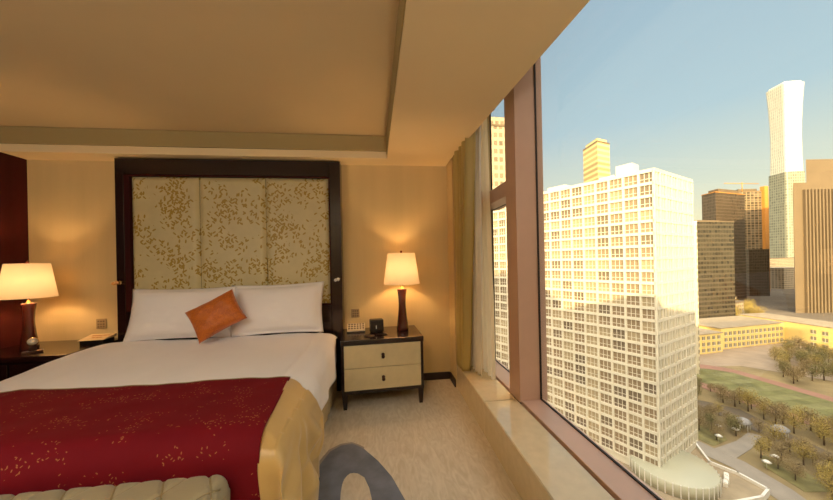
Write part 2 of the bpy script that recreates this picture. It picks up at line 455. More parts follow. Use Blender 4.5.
# bed runner
run = thing('bed_runner', 'burgundy brocade bed runner with gold satin sides across the foot of the bed', 'bed runner', (BX, 1.5, ZT))
RB = 1.80
def cloth_pos(cu, cv, lift, L0):
    """cu across from bed centre, cv from the runner's rear edge toward the foot"""
    W = HWID+.012+lift; F = FOOT-.012-lift
    px, du = fold(cu, W, .11)
    L = L0-F
    if cv < L-.10: py, dv = L0-cv, 0.
    else:
        q, dv = fold(cv-(L-.5), .5, .10); py = L0-(L-.5)-q
    return px, py, du, dv
def runner_red(u, v):
    cu = -.905+u*(1.785+.095*v)
    # rear edge is not quite straight
    y0 = RB+.045*(1-u)+.012*math.sin(u*9)
    cv = v*(RB-FOOT+.48)
    px, py, du, dv = cloth_pos(cu, cv, .004, y0)
    d = max(du, dv)
    z = ZT+.018-d+.010*nz(px*2.2, py*2.2, 3)*max(0, 1-d/.1)+.004*nz(px*9, py*9, 5)
    z -= .022*max(0, (abs(px)-.78)/.22)**2*max(0, 1-d/.1)
    if px < -.5 and dv < .05: z -= .045*min(1, max(0, (-px-.5)/.5))*min(1, max(0, (2.6-py)/.8))
    if dv > .05: py -= min(1, dv/.2)*(.012*nz(px*4, z*3)+.008)
    return (BX+px, py, z)
def rl(m): m.bm.transform(Matrix.Translation((-BX, -1.5, -ZT))); return m
def red_bound(v): return 0
rr = rl(MB().grid(runner_red, 120, 70, uvf=lambda a, b_: (a*1.79, b_*1.1))).build('centre_panel', 'runner', run); solidify(rr, .006, 1)
# woven gold edging along the rear hem
em = rl(MB().grid(lambda u, v: tuple(Vector(runner_red(u, 0))+Vector((0, .011*(1-v)-.003, .003+.006*math.sin(v*PI)))), 90, 4)).build('rear_piping', 'seam', run)
def runner_gold(sgn):
    def f(u, v):
        # u: down the side (0 at the red seam), v: from the rear edge to the corner and a little round the foot
        cu = .873+.092*min(1, v*1.1)+u*(.661-.092*min(1, v*1.1))
        W = HWID+.016
        px, du = fold(cu, W, .15)
        k = du
        rear = RB
        for (d0, y0), (d1, y1) in zip(((0, 1.80), (.03, 1.745), (.10, 1.755), (.17, 1.81), (.27, 1.90), (.41, 1.73), (.57, 1.80)), ((.03, 1.745), (.10, 1.755), (.17, 1.81), (.27, 1.90), (.41, 1.73), (.57, 1.80), (.9, 1.82))):
            if d0 <= k <= d1: rear = y0+(y1-y0)*(k-d0)/(d1-d0)
        L = rear-FOOT
        cv = v*(L+.40)
        if cv < L-.15: py, dv = rear-cv, 0.
        else:
            q, dv = fold(cv-(L-.5), .5, .15); py = rear-(L-.5)-q-.024
        d = (du**3+dv**3)**(1/3)
        d = min(d, .60)
        z = ZT+.020-d
        if du < .05: z -= .022*max(0, (abs(px)-.78)/.22)**2*max(0, 1-d/.1)
        t = min(1, max(0, du-.04)/.34)
        ph = (rear-py)*1.0+v*.2
        foldw = (.040*math.sin(ph*20+.8+k*4.2)+.012*math.sin(ph*43+2+k*5)*t)*t*t
        swag = .007*math.sin((py*9+z*11))*min(1, max(0, du-.03)/.25)*(1-t*.4)
        th_ = math.atan2(ZT-.02-z, py-1.50); rd = math.hypot(ZT-.02-z, py-1.50)
        px += foldw*.5+swag+.02*t+.028*math.sin(th_*8.5+.6)*min(1, max(0, du-.08)/.2)*min(1, rd/.3)*min(1, .35+v*3.5)
        if dv > .05: py -= .03*min(1, dv/.3)*(1+math.sin(cu*30))*.5+.004
        z += .004*nz(px*8, py*8, 3)
        return (BX+sgn*px, py, z)
    return f
for sg in (1, -1):
    g = rl(MB().grid(runner_gold(sg), 70, 110)).build('side_panel', 'gold_satin', run); solidify(g, .005, 0)
    g['label'] = 'gold satin side'

# pillows
def pillow(name, w, h, t, matn, parent=None, flange=.03, loc=(0, 0, 0), rot=(0, 0, 0), seed=0, pinch=.05, n=36, uvs=1.):
    m = MB()
    def shape(sgn):
        def f(u, v):
            a, b2 = u*2-1, v*2-1
            ca, cb = abs(a), abs(b2)
            x = a*w/2*(1-pinch*(1-cb**2)*ca**3); z = b2*h/2*(1-pinch*1.4*(1-ca**2)*cb**3)
            fa = max(0, 1-(ca/(1-flange*2/w))**3.2); fb = max(0, 1-(cb/(1-flange*2/h))**3.2)
            th = t/2*(fa*fb)**.5
            th *= 1+.10*nz(a*1.5+seed, b2*1.5, sgn)
            th += .006*nz(a*5+seed, b2*5, sgn*2)*(fa*fb)**.3
            e = .004*nz(a*3+seed, b2*3, 8)
            return (x, sgn*(th+(.004 if min(1-ca, 1-cb) > 1e-6 else 0))+e, z)
        return f
    for s_ in (1, -1): m.grid(shape(s_), n, n, uvf=lambda a, b2: (a*w*uvs, b2*h*uvs))
    m_ = m
    bmesh.ops.remove_doubles(m_.bm, verts=m_.bm.verts, dist=.0008)
    o = m_.build(name, matn, parent)
    o.rotation_mode = 'YXZ'; o.location = loc; o.rotation_euler = rot
    return o
tl = R(-15)
tag(pillow('pillow', .865, .46, .20, 'linen', loc=(-1.745, 2.90, .838), rot=(tl, 0, R(0)), seed=2, flange=.022), 'white pillow on the left half of the bed, leaning on the headboard', 'pillow', None)
tag(pillow('pillow', .83, .47, .20, 'linen', loc=(-.945, 2.905, .848), rot=(tl, R(-1.2), R(-1)), seed=5, flange=.03), 'white pillow on the right half of the bed, nearer the window', 'pillow', None)
tag(pillow('cushion', .385, .30, .12, 'orange', loc=(-1.362, 2.70, .838), rot=(R(-22), R(-30), R(3)), seed=9, flange=.0, pinch=.07), 'orange silk cushion tilted on one corner in front of the white pillows', 'cushion')

# headboard
hb = thing('headboard', 'tall dark wood headboard with three padded floral silk panels, behind the bed', 'headboard', (-1.379, 3.05, 0))
hx0, hx1, hz1 = -2.376, -.382, 2.243
def hl(m): m.bm.transform(Matrix.Translation((1.379, -3.05, 0))); return m
f = MB()
f.box(hx0, hx0+.072, 3.05, YW-.002, 0, hz1, .004); f.box(hx1-.104, hx1, 3.05, YW-.002, 0, hz1, .004)
f.box(hx0+.072, hx1-.104, 3.05, YW-.002, 2.095, hz1, .004); f.box(hx0+.072, hx1-.104, 3.05, YW-.002, 0.02, .845, .004)
f.box(hx0+.12, hx1-.1, 3.13, YW-.003, .8, 2.12)
hl(f).build('frame', 'dark', hb)
lip = MB(); px0, px1, pz0, pz1 = hx0+.072, hx1-.104, .845, 2.095
for bb in ((px0, px0+.044, pz0, pz1), (px1-.010, px1, pz0, pz1), (px0, px1, pz1-.012, pz1), (px0, px1, pz0, pz0+.012)):
    lip.box(bb[0], bb[1], 3.052, 3.12, bb[2], bb[3], .003)
hl(lip).build('inner_lip', 'redwood', hb)
xs = [px0+.043, -1.682, -1.089, px1-.011]
for a, c in zip(xs, xs[1:]):
    def pf(u, v, a=a, c=c):
        e = min(u*(c-a), (1-u)*(c-a), .9); e2 = min(v*(pz1-pz0), (1-v)*(pz1-pz0))
        k = lambda q: 1-max(0, 1-q/.05)**2
        return (a+.001+u*(c-a-.002), 3.088-.030*k(e)*k(e2), pz0+.013+v*(pz1-pz0-.026))
    hl(MB().grid(pf, 40, 60, uvf=lambda u, v, a=a, c=c: (a+u*(c-a), v*(pz1-pz0)))).build('padded_panel', 'panel', hb)
# small reading-light stems with crystal heads, one on each upright
for sx, x, z in ((1, -2.350, 1.113), (-1, -.425, 1.09)):
    k = MB(); k.lathe([(.018, 0), (.018, .006), (.008, .010)], n=16); k.bm.transform(Matrix.Rotation(R(90), 4, 'X')); k.bm.transform(Matrix.Translation((x, 3.052, z)))
    k.tube([(x, 3.05, z), (x, 3.02, z), (x+.006, 3.012, z+.003)], .006)
    rdl = hl(k).build('reading_light', 'brass', hb)
    c = MB()
    for q, r in ((-.012, .017), (.012, .019)):
        bmesh.ops.create_icosphere(c.bm, subdivisions=1, radius=r, matrix=Matrix.Translation((x+q, 3.0, z+q*.3)))
    hl(c).build('crystal_head', 'crystal' if sx < 0 else 'amber', rdl)

# ------------------------------------------------------------------ right nightstand
NT = .592
ns = thing('nightstand', 'two-drawer nightstand with cream fronts and dark wood frame, right of the bed', 'nightstand', (.002, 2.645, 0), R(3.3))
NW, ND = .715, .485
f = MB()
f.box(-NW/2, NW/2, 0, ND, NT-.045, NT, .004)               # top
f.box(-NW/2+.004, -NW/2+.026, .004, ND-.004, .132, NT-.045, .002); f.box(NW/2-.026, NW/2-.004, .004, ND-.004, .132, NT-.045, .002)
f.box(-NW/2+.026, NW/2-.026, .006, ND-.006, .132, .160, .002)
f.box(-NW/2+.026, NW/2-.026, .03, ND-.01, .16, NT-.045)
f.build('carcass', 'dark', ns)
for sx in (-1, 1):
    for yy in (.03, ND-.03):
        x = sx*(NW/2-.03)
        l = MB(); l.prism([(x-.015, yy-.015), (x+.015, yy-.015), (x+.015, yy+.015), (x-.015, yy+.015)], 0, .132, top_scale=[(x-.024, yy-.024), (x+.024, yy-.024), (x+.024, yy+.024), (x-.024, yy+.024)])
        l.build('leg', 'dark', ns)
for z0, z1 in ((.352, .545), (.162, .348)):
    d = MB().box(-NW/2+.028, NW/2-.028, .002, .029, z0, z1, .003).build('drawer', 'cream', ns)
    k = MB(); zz = (z0+z1)/2
    k.lathe([(.014, 0), (.014, .004), (.006, .006), (.006, .012)], n=16); k.bm.transform(Matrix.Rotation(R(90), 4, 'X')); k.bm.transform(Matrix.Translation((0, .002, zz+.008)))
    k.lathe([(.001, -.032), (.011, -.026), (.015, -.014), (.010, 0), (.004, .008), (.001, .010)], (0, -.012, zz+.006), 14, sy=.6)
    k.build('knob', 'bronze', d)

# left bedside cabinet
cb = thing('bedside_cabinet', 'dark glossy bedside cabinet by the red wall, left of the bed', 'bedside cabinet', (-2.80, 2.63, 0))
f = MB(); f.box(-.375, .392, 0, .53, NT-.04, NT, .004); f.box(-.36, .36, .02, .52, .08, NT-.04, .003); f.box(-.33, .33, .05, .50, 0, .08)
f.build('carcass', 'dark', cb)
for sx in (-1, 1):
    d = MB().box(min(sx*.005, sx*.345), max(sx*.005, sx*.345), .002, .019, .10, NT-.055, .003).build('door', 'dark', cb)
    MB().lathe([(.012, 0), (.012, .012), (.006, .014)], (0, 0, 0), 14).build('knob', 'bronze', d)
    kn = d.children[0]; kn.rotation_euler = (R(90), 0, 0); kn.location = (sx*.03, .002, .36)

# ------------------------------------------------------------------ table lamps
def table_lamp(name, label, loc, power):
    t = thing(name, label, 'table lamp', loc)
    MB().lathe([(.052, 0), (.056, .004), (.057, .02), (.053, .06), (.043, .14), (.036, .22), (.035, .26), (.039, .33), (.047, .385), (.048, .393), (.045, .397), (.0, .397)], n=40).build('body', 'lampred', t)
    MB().lathe([(.018, .397), (.018, .402), (.010, .406), (.010, .445), (.016, .447), (.016, .475), (.0, .476)], n=20).build('neck', 'brass', t)
    s_ = MB(); s_.lathe([(.170, .445), (.172, .448), (.131, .737), (.129, .740)], n=56, cap=False)
    sh = s_.build('lamp_shade', 'shade', t, recalc=False); 
    hrp = MB()
    for a in range(3): hrp.tube([(0, 0, .735), (.128*math.cos(a*2.094), .128*math.sin(a*2.094), .735)], .002, 6)
    hrp.tube([(0, 0, .735), (0, .04, .70), (0, .055, .62), (0, .04, .54), (0, .01, .47)], .002, 6)
    hrp.build('harp', 'brass', t)
    MB().lathe([(.012, .737), (.014, .742), (.008, .748), (.012, .756), (.010, .764), (.0, .768)], n=18).build('finial', 'lampred', t)
    bulb = MB(); bmesh.ops.create_uvsphere(bulb.bm, u_segments=16, v_segments=10, radius=.028, matrix=Matrix.Translation((0, 0, .52)))
    m, nt, p = new_mat(name+'_bulb_glass'); p.inputs['Emission Color'].default_value = (1, .62, .28, 1); p.inputs['Emission Strength'].default_value = 6; p.inputs['Base Color'].default_value = (1, .9, .7, 1)
    bulb.build('bulb', m, t)
    ld = bpy.data.lights.new(name+'_glow', 'POINT'); ld.energy = power; ld.color = (1, .62, .29); ld.shadow_soft_size = .032
    lo = bpy.data.objects.new('glow', ld); COL.objects.link(lo); lo.parent = t; lo.location = (0, 0, .585)
    return t
LAMPW = 6
table_lamp('table_lamp', 'lit table lamp with red-brown base on the right nightstand', (.195, 2.945, NT), LAMPW)
tlm = table_lamp('table_lamp', 'lit table lamp with dark base on the left bedside cabinet by the red wall', (-2.905, 2.88, NT), LAMPW); tlm.scale = (.95, .95, .955)

# ------------------------------------------------------------------ small things on the nightstands
ph = thing('telephone', 'low cream telephone console with button rows on the right nightstand', 'telephone', (-.25, 2.985, NT), R(4))
c = MB(); c.prism([(-.085, -.07), (.085, -.07), (.085, .07), (-.085, .07)], 0, .012); c.build('base', 'plastic_dark', ph)
c = MB(); v = [(-.083, -.068, .012), (.083, -.068, .012), (.083, .068, .012), (-.083, .068, .012), (-.083, -.068, .026), (.083, -.068, .026), (.083, .068, .062), (-.083, .068, .062)]
for ix in ((4, 5, 6, 7), (0, 1, 5, 4), (1, 2, 6, 5), (2, 3, 7, 6), (3, 0, 4, 7)): c.face([v[i] for i in ix])
c.build('housing', 'plastic_cream', ph)
sl = math.atan2(.036, .136)
for i in range(3):
    for j in range(6):
        k = MB().box(-.008, .008, -.008, .008, 0, .006, .002).build('button', 'plastic_dark', ph)
        yy = -.042+i*.042; k.location = (-.066+j*.0265, yy, .026+(yy+.068)*math.tan(sl)); k.rotation_euler = (sl, 0, 0)
ck = thing('alarm_clock', 'black cube alarm clock between telephone and lamp on the right nightstand', 'alarm clock', (-.055, 2.90, NT), R(10))
MB().box(-.063, .063, -.04, .04, .004, .125, .012, seg=3).build('case', 'plastic_dark', ck)
MB().box(-.050, .050, -.0415, -.0385, .03, .105, .004).build('screen', 'green_grey' if False else 'bronze', ck)
MB().box(-.012, -.004, -.0435, -.040, .04, .072, .001).build('hand', 'dial', ck)
MB().lathe([(.010, 0), (.010, .004)], n=16).build('dial', 'dial', ck)
dd = ck.children[-1]; dd.rotation_euler = (R(90), 0, 0); dd.location = (.026, -.040, .045)
for sx in (-.045, .045): MB().box(sx-.008, sx+.008, -.03, .03, 0, .006).build('foot', 'plastic_dark', ck)
cs = MB().lathe([(.046, 0), (.048, .003), (.046, .008), (.0, .008)], (0, 0, 0), 28).build('coaster', 'darkmatt'); cs.location = (-.115, 2.75, NT)
tag(cs, 'round dark coaster lying in front of the black alarm clock', 'coaster')

NT0 = NT; NT = NT+.03
cd = thing('note_card', 'cream folded card with orange lettering on the left bedside cabinet', 'card', (-2.49, 2.99, NT), R(4))
c = MB(); c.box(-.085, .085, -.065, .065, -.03, .008, .002); c.build('tray', 'plastic_dark', cd)
c = MB(); v = [(-.095, -.073, .010), (.095, -.073, .010), (.095, .073, .036), (-.095, .073, .036)]
c.face(v); c.face([v[3], v[2], (.095, .075, .008), (-.095, .075, .008)]); c.face([v[0], v[3], (-.095, .075, .008), (-.095, -.073, .008)]); c.face([v[1], v[2], (.095, .075, .008), (.095, -.073, .008)][::-1])
c.face([v[0], v[1], (.095, -.073, .008), (-.095, -.073, .008)][::-1])
c.build('card', 'paper', cd)
c = MB(); sl2 = math.atan2(.026, .146)
for i, row in enumerate(((-.06, .02, .025, .055, .06, .075), (-.03, -.005, .0, .02, .025, .045))):
    for a, b2 in zip(row[::2], row[1::2]):
        y = .02-i*.045; z = .010+(y+.073)*math.tan(sl2)+.0008
        c.face([(a, y, z), (b2, y, z), (b2, y+.018, z+.018*math.tan(sl2)), (a, y+.018, z+.018*math.tan(sl2))])
c.build('printed_line', 'ink', cd)
NT = NT0
dc = thing('desk_clock', 'small round white-faced clock at the foot of the left table lamp', 'clock', (-2.745, 2.745, NT), R(44))
MB().box(-.055, .055, -.03, .03, 0, .016, .004).box(-.02, .02, -.012, .012, .014, .06).build('base', 'bronze', dc)
c = MB(); c.lathe([(.030, -.012), (.032, -.008), (.032, .010), (.028, .012)], n=36, sy=1); c.bm.transform(Matrix.Rotation(R(80), 4, 'X')); c.bm.transform(Matrix.Translation((0, 0, .088))); c.build('rim', 'brass', dc)
c = MB(); c.lathe([(.028, .0125), (.0, .013)], n=36, sy=1); c.bm.transform(Matrix.Rotation(R(80), 4, 'X')); c.bm.transform(Matrix.Translation((0, 0, .088))); c.build('face', 'dial', dc)
c = MB(); c.box(-.0012, .0012, 0, .018, .0132, .0142); c.box(0, .013, -.0015, .0015, .0132, .0142); c.bm.transform(Matrix.Rotation(R(80), 4, 'X')); c.bm.transform(Matrix.Translation((0, 0, .088))); c.build('hand', 'brass', dc)

def outlet(label, x, z):
    t = thing('wall_socket', label, 'socket', (x, YW-.001, z))
    MB().box(-.042, .042, -.008, 0, -.046, .046, .003).build('plate', 'plate', t)
    c = MB()
    for zz in (.022, -.005, -.028):
        for xx in (-.022, 0, .022): c.box(xx-.006, xx+.006, -.0095, -.0075, zz-.006, zz+.006)
    c.build('slots', 'slot', t)
outlet('beige wall socket plate above the cream card on the left', -2.61, .729)
outlet('beige wall socket plate above the telephone on the right nightstand', -.270, .735)

# ------------------------------------------------------------------ bench
bn = thing('bench', 'long bench with beige quilted seat at the foot of the bed', 'bench', (-1.40, .947, 0))
bx, by = .85, .235
def benchtop(u, v):
    x = (u*2-1)*bx; y = (v*2-1)*by
    # rounded rectangle edge drop
    ex = bx-abs(x); ey = by-abs(y); r = .045
    k = lambda q: 1-math.sqrt(max(0, 1-min(1, q/r)**2)) if False else math.sqrt(max(0, 1-(1-min(1, q/r))**2))
    kk = k(ex)*k(ey)
    # diamond quilting: two families of diagonal grooves
    s1 = (x+y*.55)/.15; s2 = (x-y*.55)/.15
    g = min(abs(s1-round(s1)), abs(s2-round(s2)))
    z = .455+.060*kk-.011*math.exp(-(g/.05)**2)*min(1, kk*1.2)+.004*(g*2)*kk
    cx_ = 1-.04*(1-k(ey)) if ex < .15 else 1
    return (x*cx_, y, z)
m = MB().grid(benchtop, 300, 90)
m.build('seat_cushion', 'bench', bn)
pm = MB()
for sg in (1, -1):
    for q in range(-8, 9):
        c_ = q*.15; pts = []
        for i in range(0, 41):
            y = -by+.002+(2*by-.004)*i/40; x = c_-sg*y*.55
            if abs(x) > bx-.01: continue
            z = benchtop((x/bx+1)/2, (y/by+1)/2)[2]; pts.append((x, y, z+.0015))
        if len(pts) > 3: pm.tube(pts, .0035, 6)
pm.build('quilting_seams', 'seam', bn)
MB().box(-bx+.005, bx-.005, -by+.005, by-.005, .40, .452, .01).build('seat_base', 'bench', bn)
MB().box(-bx+.03, bx-.03, -by+.03, by-.03, .34, .40, .003).build('apron', 'dark', bn)
for sx in (-1, 1):
    for sy in (-1, 1):
        x, y = sx*(bx-.07), sy*(by-.07)
        MB().prism([(x-.016, y-.016), (x+.016, y-.016), (x+.016, y+.016), (x-.016, y+.016)], 0, .34, top_scale=[(x-.028, y-.028), (x+.028, y-.028), (x+.028, y+.028), (x-.028, y+.028)]).build('leg', 'dark', bn)

# ------------------------------------------------------------------ curtains
def curtain_sheet(xc, y0, y1t, y1b, z0, z1, n, amp, ph, lean=0., jit=.3, hem=0.):
    def f(u, v):
        z = z0+v*(z1-z0); y1 = y1b+(y1t-y1b)*v
        y = y0+(y1-y0)*u
        a = amp*(.75+.25*v)*(1+jit*nz(u*5+ph, v*1.2))
        x = xc+a*math.sin(u*n*2*PI+ph)+lean*(1-v)+.010*nz(u*9, v*5+ph)
        y += a*.5*math.sin(u*n*4*PI+ph*2)*.5
        zz = z+(hem*math.sin(u*n*2*PI+ph+1)*max(0, 1-v*12) if hem else 0)
        return (x, y, zz)
    return f
dr = thing('drape', 'olive gold drape drawn back into the corner beside the window', 'curtain', (.77, 2.75, .24))
def dl(m): m.bm.transform(Matrix.Translation((-.77, -2.75, -.24))); return m
o = dl(MB().grid(curtain_sheet(.752, 2.93, 2.36, 2.70, .245, 2.68, 4.6, .052, .6, hem=.004), 160, 60)).build('face_cloth', 'drape', dr); solidify(o, .003, 0)
o = dl(MB().grid(curtain_sheet(.835, 2.91, 2.46, 2.54, .250, 2.68, 5.2, .020, 2.0, hem=.008, jit=.6), 160, 60)).build('lining', 'lining', dr); solidify(o, .002, 0)
o['label'] = 'pale crinkled lining'
o = MB().grid(curtain_sheet(.925, 2.92, 2.56, 2.46, .242, 2.68, 5.1, .020, .3), 160, 40).build('sheer_curtain', 'sheer')
tag(o, 'cream sheer curtain hanging between the gold drape and the window glass', 'curtain')
tk = MB().box(.74, .80, YR+.05, 2.93, 2.685, 2.715).box(.90, .95, YR+.05, 2.93, 2.685, 2.715)
struct(tk.build('trim_6', 'pink'))

# ------------------------------------------------------------------ unseen uplighters added behind the camera as soft ceiling fill
def uplighter(label, loc, power):
    fl_ = thing('floor_lamp', label, 'added fill lamp', loc)
    MB().lathe([(.14, 0), (.145, .01), (.12, .03), (.02, .045), (.0, .045)], n=32).build('base', 'bronze', fl_)
    MB().lathe([(.012, .045), (.012, 1.60)], n=16).build('pole', 'bronze', fl_)
    MB().lathe([(.02, 1.60), (.09, 1.64), (.17, 1.72), (.19, 1.76), (.185, 1.76), (.085, 1.65), (.0, 1.63)], n=40, cap=False).build('bowl', 'plastic_cream', fl_)
    l_ = bpy.data.lights.new('floor_lamp_glow', 'POINT'); l_.energy = power; l_.color = (1, .94, .84); l_.shadow_soft_size = .06
    lo = bpy.data.objects.new('glow', l_); COL.objects.link(lo); lo.parent = fl_; lo.location = (0, 0, 1.78)
uplighter('unseen bronze uplighter added as fill in the rear corner by the window', (.25, -1.1, 0), 32)
uplighter('unseen bronze uplighter added as fill against the red wall at the rear', (-2.6, -.9, 0), 32)

# unseen ceiling spots added behind the camera to brighten the bed and floor
for i, x in enumerate((-2.3, -1.45, -.6)):
    t = thing('fill_spot', 'unseen added ceiling downlight turned toward the bed', 'fill_spot', (x, -.35, ZC), 0, 'added fill lights in the tray ceiling')
    MB().lathe([(.045, -.001), (.06, -.001), (.062, -.008), (.045, -.012), (.040, -.004)], n=28, cap=False).build('ring', 'dial', t)
    l_ = bpy.data.lights.new('fill_spot_beam', 'SPOT'); l_.energy = 20; l_.color = (1, .95, .87); l_.spot_size = R(82); l_.spot_blend = .9; l_.shadow_soft_size = .045
    lo = bpy.data.objects.new('beam', l_); COL.objects.link(lo); lo.parent = t; lo.location = (0, 0, -.03); lo.rotation_euler = (R(42), 0, 0)

# ------------------------------------------------------------------ outside: ground and town
G = -57.
EX = {}
EX['ground'] = mat('dry_park_ground', (.25, .185, .085), .95, var=.3, vscale=.08, coords='Object')
EX['grass'] = mat('mown_grass', (.15, .145, .05), .95, var=.3, vscale=.25)
EX['track'] = mat('red_running_track', (.30, .155, .105), .9, var=.1, vscale=.2)
EX['plaza'] = mat('pale_paving', (.33, .25, .17), .9, var=.15, vscale=.15)
EX['path'] = mat('grey_path', (.29, .25, .20), .9, var=.08, vscale=.3)
EX['lot'] = mat('town_ground', (.15, .115, .075), .95, var=.3, vscale=.03)
EX['win_l'] = mat('brown_window_glass', (.29, .22, .145), .18)
EX['win_d'] = mat('dark_window_glass', (.185, .145, .105), .18)
EX['win_p'] = mat('curtained_window', (.38, .31, .20), .4)
EX['win_g'] = mat('greenish_window_glass', (.36, .33, .20), .2)
EX['drum'] = mat('pale_green_glass', (.47, .46, .34), .25)
EX['roof'] = mat('pale_roof', (.34, .27, .175), .9, var=.15, vscale=.3)
EX['white'] = mat('white_render', (.78, .75, .68), .7)
EX['hotel'] = mat('hotel_stone', (.50, .40, .30), .8)
EX['goldf'] = facade('gold_facade', (.78, .62, .30), (.50, .38, .17), 200, 4.2, gap=0, hgap=.45, var=.2)
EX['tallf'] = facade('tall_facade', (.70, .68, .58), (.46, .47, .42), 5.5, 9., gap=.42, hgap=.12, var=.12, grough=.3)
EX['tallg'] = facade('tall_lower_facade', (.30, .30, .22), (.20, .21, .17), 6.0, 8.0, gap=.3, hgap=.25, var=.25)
EX['dark1'] = facade('dark_banded_facade', (.085, .066, .038), (.046, .037, .023), 3., 3.6, gap=.12, hgap=.4, var=.5)
EX['dark2'] = facade('brown_facade', (.125, .09, .056), (.085, .062, .042), 2.2, 4., gap=.35, hgap=.2, var=.3)
EX['uc'] = facade('unfinished_frame', (.34, .23, .12), (.13, .11, .075), 6., 4., gap=.25, hgap=.25, var=.6)
EX['ribs'] = facade('ribbed_facade', (.22, .16, .095), (.10, .075, .05), 2.6, 400., gap=.52, hgap=0, var=.1)
EX['blank'] = mat('brown_cladding', (.165, .12, .07), .7, var=.08, vscale=.05)
EX['slabf'] = facade('pale_slab_facade', (.66, .60, .45), (.40, .36, .26), 3., 3.2, gap=.4, hgap=.35)
EX['beigef'] = facade('beige_tower_facade', (.50, .40, .27), (.26, .20, .13), 2.4, 3.4, gap=.35, hgap=.42)
EX['school'] = mat('yellow_render', (.78, .60, .22), .8, var=.05, vscale=.1)
EX['schoolw'] = mat('school_window', (.24, .21, .14), .3)
EX['lowf'] = facade('low_block_facade', (.40, .32, .22), (.19, .16, .12), 4., 3.5, gap=.4, hgap=.4)
EX['orange'] = mat('orange_steel', (.62, .27, .05), .6)
EX['lawn'] = mat('dry_lawn', (.19, .165, .06), .95, var=.3, vscale=.4)
EX['bark'] = mat('bark', (.12, .08, .05), .9)
EX['leaf_b'] = mat('dry_brown_leaves', (.29, .215, .10), .9, var=.2, vscale=1.2)
EX['leaf_y'] = mat('yellow_leaves', (.38, .285, .075), .9, var=.3, vscale=1.2)
EX['leaf_g'] = mat('olive_green_leaves', (.20, .18, .07), .9, var=.35, vscale=1.2)
EX['grey'] = mat('grey_tiles', (.26, .25, .24), .8, var=.3, vscale=1.5)
for k_, v_ in EX.items(): M['x_'+k_] = v_

def slab(name, poly, z, m, t=.1):
    return struct(MB().prism(poly, z-t, z).build(name, m))
slab('ground', [(-600, -400), (3200, -400), (3200, 3200), (-600, 3200)], G, 'x_lot', 1.)
slab('park_ground', [(60, 40), (215, 40), (205, 128), (150, 158), (60, 158)], G+.08, 'x_ground', .08)
slab('plaza', [(150, 143), (186, 139), (205, 112), (262, 108), (262, 172), (186, 166)], G+.16, 'x_plaza', .07)
def oval(p0, p1, w_, n=40):
    p0, p1 = Vector(p0), Vector(p1); d = (p1-p0).normalized(); q = Vector((-d.y, d.x)); out = []
    for k in range(n):
        a = -PI/2+2*PI*k/n; c = p1 if math.cos(a) > 0 else p0
        out.append(tuple(c+d*w_*math.cos(a)+q*w_*math.sin(a)))
    return out
slab('running_track', oval((158, 128), (160, 97), 19.5), G+.24, 'x_track', .06)
gm = MB()
ov = oval((158, 126), (160, 99), 13.5)
gm.prism(ov, G+.26, G+.32)
struct(gm.build('sports_field', 'x_grass'))
sm = MB()
EX['grass2'] = mat('mown_grass_light', (.19, .18, .07), .95, var=.25, vscale=.25); M['x_grass2'] = EX['grass2']
for k in range(5):
    y = 95+k*8.2; sm.prism([(147, y), (171, y), (171, y+4.1), (147, y+4.1)], G+.325, G+.335)
struct(sm.build('field_mowing', 'x_grass2'))
slab('path', [(97.2, 87.5), (98.6, 80), (100.2, 74.5), (99.4, 64), (97, 56), (91, 56), (92.4, 64), (94.2, 72.5), (92.3, 80), (91, 88)], G+.2, 'x_path', .05)
slab('path.001', [(98, 80.8), (109, 83.2), (118, 86.6), (120, 84.2), (109, 79.2), (99.3, 76)], G+.21, 'x_path', .05)
slab('road', [(112, 118), (127, 108), (133, 100), (130, 86), (128.5, 70), (126, 50), (117, 50), (119.5, 68.5), (121, 82), (122, 96), (117, 103), (106, 112)], G+.17, 'x_lot', .05)
slab('lawn', [(101.5, 63), (103, 72), (108, 76.5), (112, 72), (109, 62)], G+.19, 'x_lawn', .05)
slab('lawn.001', [(99.5, 82), (107, 84), (113, 92), (104, 94), (98, 90)], G+.19, 'x_lawn', .05)

# --- white apartment tower
A = Vector((66.46, 66.9)); LD = Vector((-.47, .883)); RD = Vector((.909, .415))
NF, FH, CW = 24, 3.08, 3.46; Z0 = -51.5; NL, NR = 15, 7
at_ = thing('apartment_tower', 'white gridded high-rise nearest the window, upper floors in sunlight', 'apartment building', (A.x, A.y, G))
def tl_(m): m.bm.transform(Matrix.Translation((-A.x, -A.y, -G))); return m
PD = .45  # window recess
def face_frame(d, n_cols, flip):
    """wall grid: piers and floor bands standing out from a recessed back wall"""
    nrm = Vector((d.y, -d.x)) if not flip else Vector((-d.y, d.x))
    if nrm.dot(-A) < 0: nrm = -nrm
    return nrm
NLm = face_frame(LD, NL, 0); NRm = face_frame(RD, NR, 0)
body = MB()
inA = A-NLm*PD-NRm*PD
core = [inA, A+RD*(NR*CW)-NRm*PD, A+RD*(NR*CW)+LD*(NL*CW), A+LD*(NL*CW)-NLm*PD]
body.prism([tuple(p) for p in core], -53.39, Z0+NF*FH)
def obox(m, o, d, n, s0, s1, z0, z1, d0, d1, mi=0):
    p = [o+d*s0-n*d1, o+d*s1-n*d1, o+d*s1-n*d0, o+d*s0-n*d0]
    lo = [m.bm.verts.new((q.x, q.y, z0)) for q in p]; hi = [m.bm.verts.new((q.x, q.y, z1)) for q in p]
    for ix in range(4):
        jx = (ix+1) % 4
        m.bm.faces.new([lo[ix], lo[jx], hi[jx], hi[ix]]).material_index = mi
    m.bm.faces.new(hi).material_index = mi; m.bm.faces.new(lo[::-1]).material_index = mi
